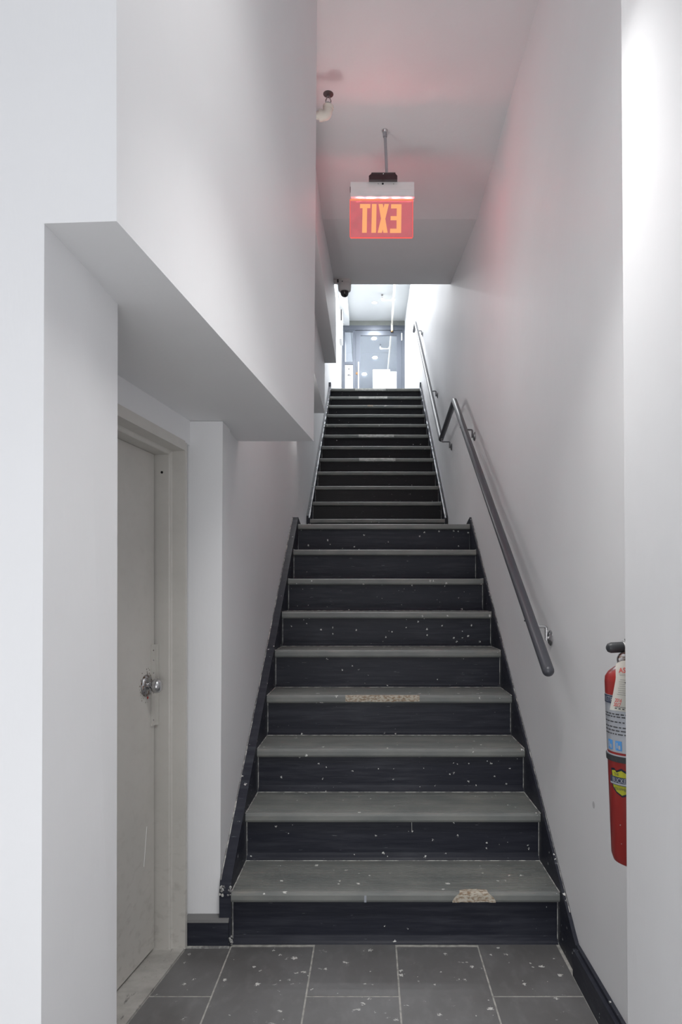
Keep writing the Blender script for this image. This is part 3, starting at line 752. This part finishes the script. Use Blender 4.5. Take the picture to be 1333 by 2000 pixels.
bm = nb(); lathe(bm, [(.028, 0), (.026, .006), (.012, .008), (.010, .012), (0, .012)], axis((dx(386), Y0+.004, dz(1262)), (0, -1, 0)), 20); tag(obj('lock_cylinder', bm, BRASS, d2, smooth=True), 'round lock cylinder')
bm = nb(); tube(bm, [(dx(968), Y0-.006, dz(835)), (dx(968), Y0-.006, dz(740))], .012, 12); tag(obj('hinge', bm, BRUSH, d2, smooth=True), 'bright metal hinge')
# white panels on the glass stand in for a bright reflection
bm = nb(); box(bm, dx(592), dx(815), Y0+.014, Y0+.0205, H21+.9, dz(1208)); s1 = tag(obj('reflection_panel', bm, PAPER, d2), 'large white panel imitating a bright reflection in the glass')
bm = nb(); box(bm, dx(815), dx(901), Y0+.014, Y0+.0205, H21+.9, dz(1236)); obj('reflection_panel', bm, PAPER, d2)
bm = nb(); box(bm, dx(655), dx(692), Y0+.013, Y0+.0138, dz(1295), dz(1291)); obj('printed_marks', bm, INK, s1)
bm = nb(); box(bm, -.75, .8, DOORY+1.8, DOORY+1.9, H21, ZH); struct('wall_back', bm, mat('grey_outer_wall', (.42, .44, .47), .7), 'grey wall beyond the glass door')
area('outer_hall_fill', (0, DOORY+.45, ZH-.03), (0, 0, 0), .4, .3, 12, (.95, .98, 1))  # unseen light added behind the door head for the space beyond

# ------------------------------------------------------------------ fire extinguisher
RB = .064; ey = 1.60
exr = thing('fire_extinguisher', (.615, ey, .64), 'red fire extinguisher with inspection tag, half hidden by the right wall end', 'fire extinguisher')
tilt = Matrix.Rotation(R(-2.3), 4, 'Y')
EM = Matrix.Translation((.631, ey, .636)) @ tilt
def cyl(a, z, r=RB): return EM @ Vector((r*math.sin(a), -r*math.cos(a), z))      # a = angle from the camera side, + to the right
def band(bm, a0, a1, z0, z1, r, n=24, th=.0008):
    rows = []
    for i in range(n+1):
        a = a0+(a1-a0)*i/n
        rows.append([bm.verts.new(cyl(a, z, q)) for z, q in ((z0, r), (z1, r), (z1, r-th), (z0, r-th))])
    for p, q2 in zip(rows, rows[1:]):
        for j in range(4): bm.faces.new([p[j], q2[j], q2[(j+1) % 4], p[(j+1) % 4]])
    bm.faces.new(rows[0]); bm.faces.new(rows[-1][::-1])
bm = nb(); lathe(bm, [(0, .006), (.030, .004), (.050, 0), (.060, .006), (RB, .02), (RB, .425), (.0625, .436), (.055, .447), (.042, .457), (.028, .463), (.020, .465), (0, .465)], EM, 40)
obj('cylinder', bm, REDP, exr, smooth=True)
bm = nb(); band(bm, -1.85, 1.6, .265, .396, RB+.0004, 40); lb = tag(obj('instruction_label', bm, LBL, exr), 'silver wraparound instruction label')
bm = nb(); band(bm, -1.80, 1.6, .377, .395, RB+.0013, 40, .0003); obj('label_band', bm, NAVY, lb)
def onc(a0, z0, r): return lambda x, y: cyl(a0+x/r, z0+y, r)
text_mesh('instruction_text', 'INSTRUCTIONS', .017, onc(-1.75, .3805, RB+.0018), LBL, lb, sx=.9)
bm = nb()
for zz in (.352, .346, .334, .322, .314, .306):
    a = -1.7
    while a < 1.2:
        ln = random.uniform(.06, .2); band(bm, a, a+ln, zz, zz+.0026, RB+.0013, 2, .0003); a += ln+.05
tag(obj('small_print', bm, INK, lb), kind='stuff')
for a0 in (-1.50, -1.10, -.6):
    bm = nb(); band(bm, a0, a0+.26, .270, .292, RB+.0013, 4, .0003); pk = obj('pictogram', bm, BLUE, lb)
    bm = nb(); band(bm, a0+.06, a0+.10, .275, .288, RB+.0019, 2, .0003); band(bm, a0+.13, a0+.21, .273, .282, RB+.0019, 2, .0003); obj('pictogram_figure', bm, LBL, lb)
bm = nb(); band(bm, -3.14, 3.14, .243, .256, RB+.003, 48, .003); strap = tag(obj('bracket_strap', bm, RUBBER, exr), 'black retaining strap')
bm = nb(); band(bm, -3.14, 3.14, .2565, .2595, RB+.0012, 48, .001); obj('strap_edge', bm, LBL, exr)
# shield sticker
def shield(s, r, m, th=.0005, par=None):
    pts = []
    base = [(-1, .95), (-.62, 1.02), (-.45, .85), (0, 1.08), (.45, .85), (.62, 1.02), (1, .95), (.93, .45), (1, .05), (.86, -.45), (.5, -.8), (0, -1.05), (-.5, -.8), (-.86, -.45), (-1, .05), (-.93, .45)]
    bm = nb(); c = bm.verts.new(cyl(SA, SZ, r)); vs = [bm.verts.new(cyl(SA+x*s*.033/r, SZ+y*s*.031, r)) for x, y in base]
    mids = [bm.verts.new(cyl(SA+x*s*.0165/r, SZ+y*s*.0155, r)) for x, y in base]; n = len(vs)
    for i in range(n):
        bm.faces.new([mids[i], vs[i], vs[(i+1) % n], mids[(i+1) % n]]); bm.faces.new([c, mids[i], mids[(i+1) % n]])
    bmesh.ops.solidify(bm, geom=list(bm.faces), thickness=-th); return bm
SA, SZ = -.90, .196
SH = tag(obj('shield_sticker', shield(1.0, RB+.0006, NAVY), NAVY, exr), 'yellow shield sticker with navy banner')
obj('shield_field', shield(.86, RB+.0014, YEL, .0004), YEL, SH)
bm = nb(); band(bm, SA-.54, SA+.54, SZ-.006, SZ+.013, RB+.0022, 16, .0004); obj('shield_banner', bm, NAVY, SH)
bm = nb(); band(bm, SA-.52, SA+.52, SZ-.0045, SZ-.001, RB+.0027, 16, .0003); obj('banner_line', bm, LBL, SH)
text_mesh('shield_text', 'BUCKEYE', .0155, onc(SA, SZ+.0005, RB+.0031), LBL, SH, 'CENTER', sx=.78)
text_mesh('shield_text', 'THE', .008, onc(SA-.2, SZ+.0165, RB+.0022), NAVY, SH, 'CENTER')
text_mesh('shield_text', 'EQUIPMENT', .0075, onc(SA, SZ-.0165, RB+.0022), NAVY, SH, 'CENTER')
# valve, gauge, levers
bm = nb(); lathe(bm, [(.019, .46), (.019, .472), (.014, .474), (.014, .492), (0, .492)], EM, 20); obj('valve_body', bm, BRUSH, exr, smooth=True)
gz = EM @ Vector((-.022, -.012, .476)); bm = nb(); lathe(bm, [(.017, -.006), (.018, .004), (.016, .008), (.014, .006)], axis(gz, (-.3, -1, 0)), 24)
gg = tag(obj('pressure_gauge', bm, STEEL, exr, smooth=True), 'round gauge with copper coloured face')
bm = nb(); lathe(bm, [(.014, .004), (.013, .0055), (0, .0055)], axis(gz, (-.3, -1, 0)), 20); obj('gauge_face', bm, BRASS, gg)
hz = EM @ Vector((0, 0, .502))
bm = nb(); tube(bm, [hz+Vector((.03, 0, .004)), hz+Vector((-.028, -.004, .001))], .0115, 16); tag(obj('carry_handle', bm, BRUSH, exr, smooth=True), 'bright metal collar of the handle')
bm = nb(); tube(bm, [hz+Vector((-.024, -.004, .001)), hz+Vector((-.052, -.008, 0)), hz+Vector((-.059, -.009, 0)), hz+Vector((-.063, -.009, 0))], [.0125, .0125, .010, .004], 18); tag(obj('handle_grip', bm, RUBBER, exr, smooth=True), 'black rubber grip pointing left')
bm = nb(); box(bm, hz.x-.02, hz.x+.06, hz.y-.008, hz.y+.008, hz.z+.013, hz.z+.016); obj('lever', bm, BRUSH, exr, bevel=.001)
bm = nb(); lathe(bm, [(.009, 0), (.009, .012), (0, .014)], axis(hz+Vector((-.009, -.002, .008)), (0, 0, 1)), 14); obj('lever_pivot', bm, STEEL, exr)
# wall hook
bm = nb(); box(bm, .6685, .69, ey-.02, ey+.02, .70, 1.14); box(bm, .63, .69, ey-.012, ey+.012, 1.085, 1.093); tag(obj('wall_bracket', bm, STEEL, exr), 'steel wall hook')
# paper inspection tag, bent card
TGL = [(.0, 1203.5, 1296), (.12, 1203, 1303), (.4, 1203.5, 1325), (.7, 1198, 1355), (1, 1191.5, 1386)]
def tagp(u, t, e=0):
    """u 0..1 across, t 0..1 down; a bent card leaning on the cylinder's flank"""
    for a, b in zip(TGL, TGL[1:]):
        if t <= b[0]+1e-6: break
    f = (t-a[0])/(b[0]-a[0]); lx = a[1]+(b[1]-a[1])*f; ly = a[2]+(b[2]-a[2])*f
    dd = 1.566-.030*u-.006*math.sin(t*3)-e
    X = lx+u*(36+10*t); Y = ly+u*7*t - 6*math.sin(math.pi*u)*(1-t)**6
    return Vector(((X-726)*dd/F, dd, EYE+(1160-Y)*dd/F))
bm = nb(); g2 = [[bm.verts.new(tagp(i/8, j/16)) for i in range(9)] for j in range(17)]
for j in range(16):
    for i in range(8): bm.faces.new([g2[j][i], g2[j][i+1], g2[j+1][i+1], g2[j+1][i]])
bmesh.ops.solidify(bm, geom=list(bm.faces), thickness=.0005)
tg = tag(obj('inspection_tag', bm, TAG, exr, smooth=True), 'cream card tag with red and black print')
TW, TH = .050, .105
def tf(u0, t0): return lambda x, y: tagp(min(1, u0+x/TW), min(1, max(0, t0-y/TH)), .0011)
text_mesh('tag_text', 'AS', .016, tf(.16, .26), REDINK, tg, bold=.0003)
text_mesh('tag_text', '2016', .0095, tf(.14, .84), REDINK, tg, bold=.0002, sx=.8)
text_mesh('tag_text', '2017', .0095, tf(.12, .92), REDINK, tg, bold=.0002, sx=.8)
bm = nb()
def tl(u0, u1, t, h=.007):
    v = [bm.verts.new(tagp(u0+(u1-u0)*k/4, t+s*h, .0011)) for s in (0, 1) for k in range(5)]
    for k in range(4): bm.faces.new([v[k], v[k+1], v[k+6], v[k+5]])
for k, t_ in enumerate((.30, .325, .42, .46, .50, .54, .58, .62, .66, .70)): tl(.18+.02*(k % 3), .9-.1*(k % 4 == 2), t_, .004)
for u in (.2, .36, .52, .68): tl(u, u+.09, .95, .018)
tl(.2, .8, .925, .008)
tag(obj('tag_print', bm, INK, tg), kind='stuff')
bm = nb(); lathe(bm, [(.0018, 0), (0, .0008)], axis(tagp(.5, .47, .0012), (0, -1, 0)), 10); obj('punch_hole', bm, HOLE, tg)
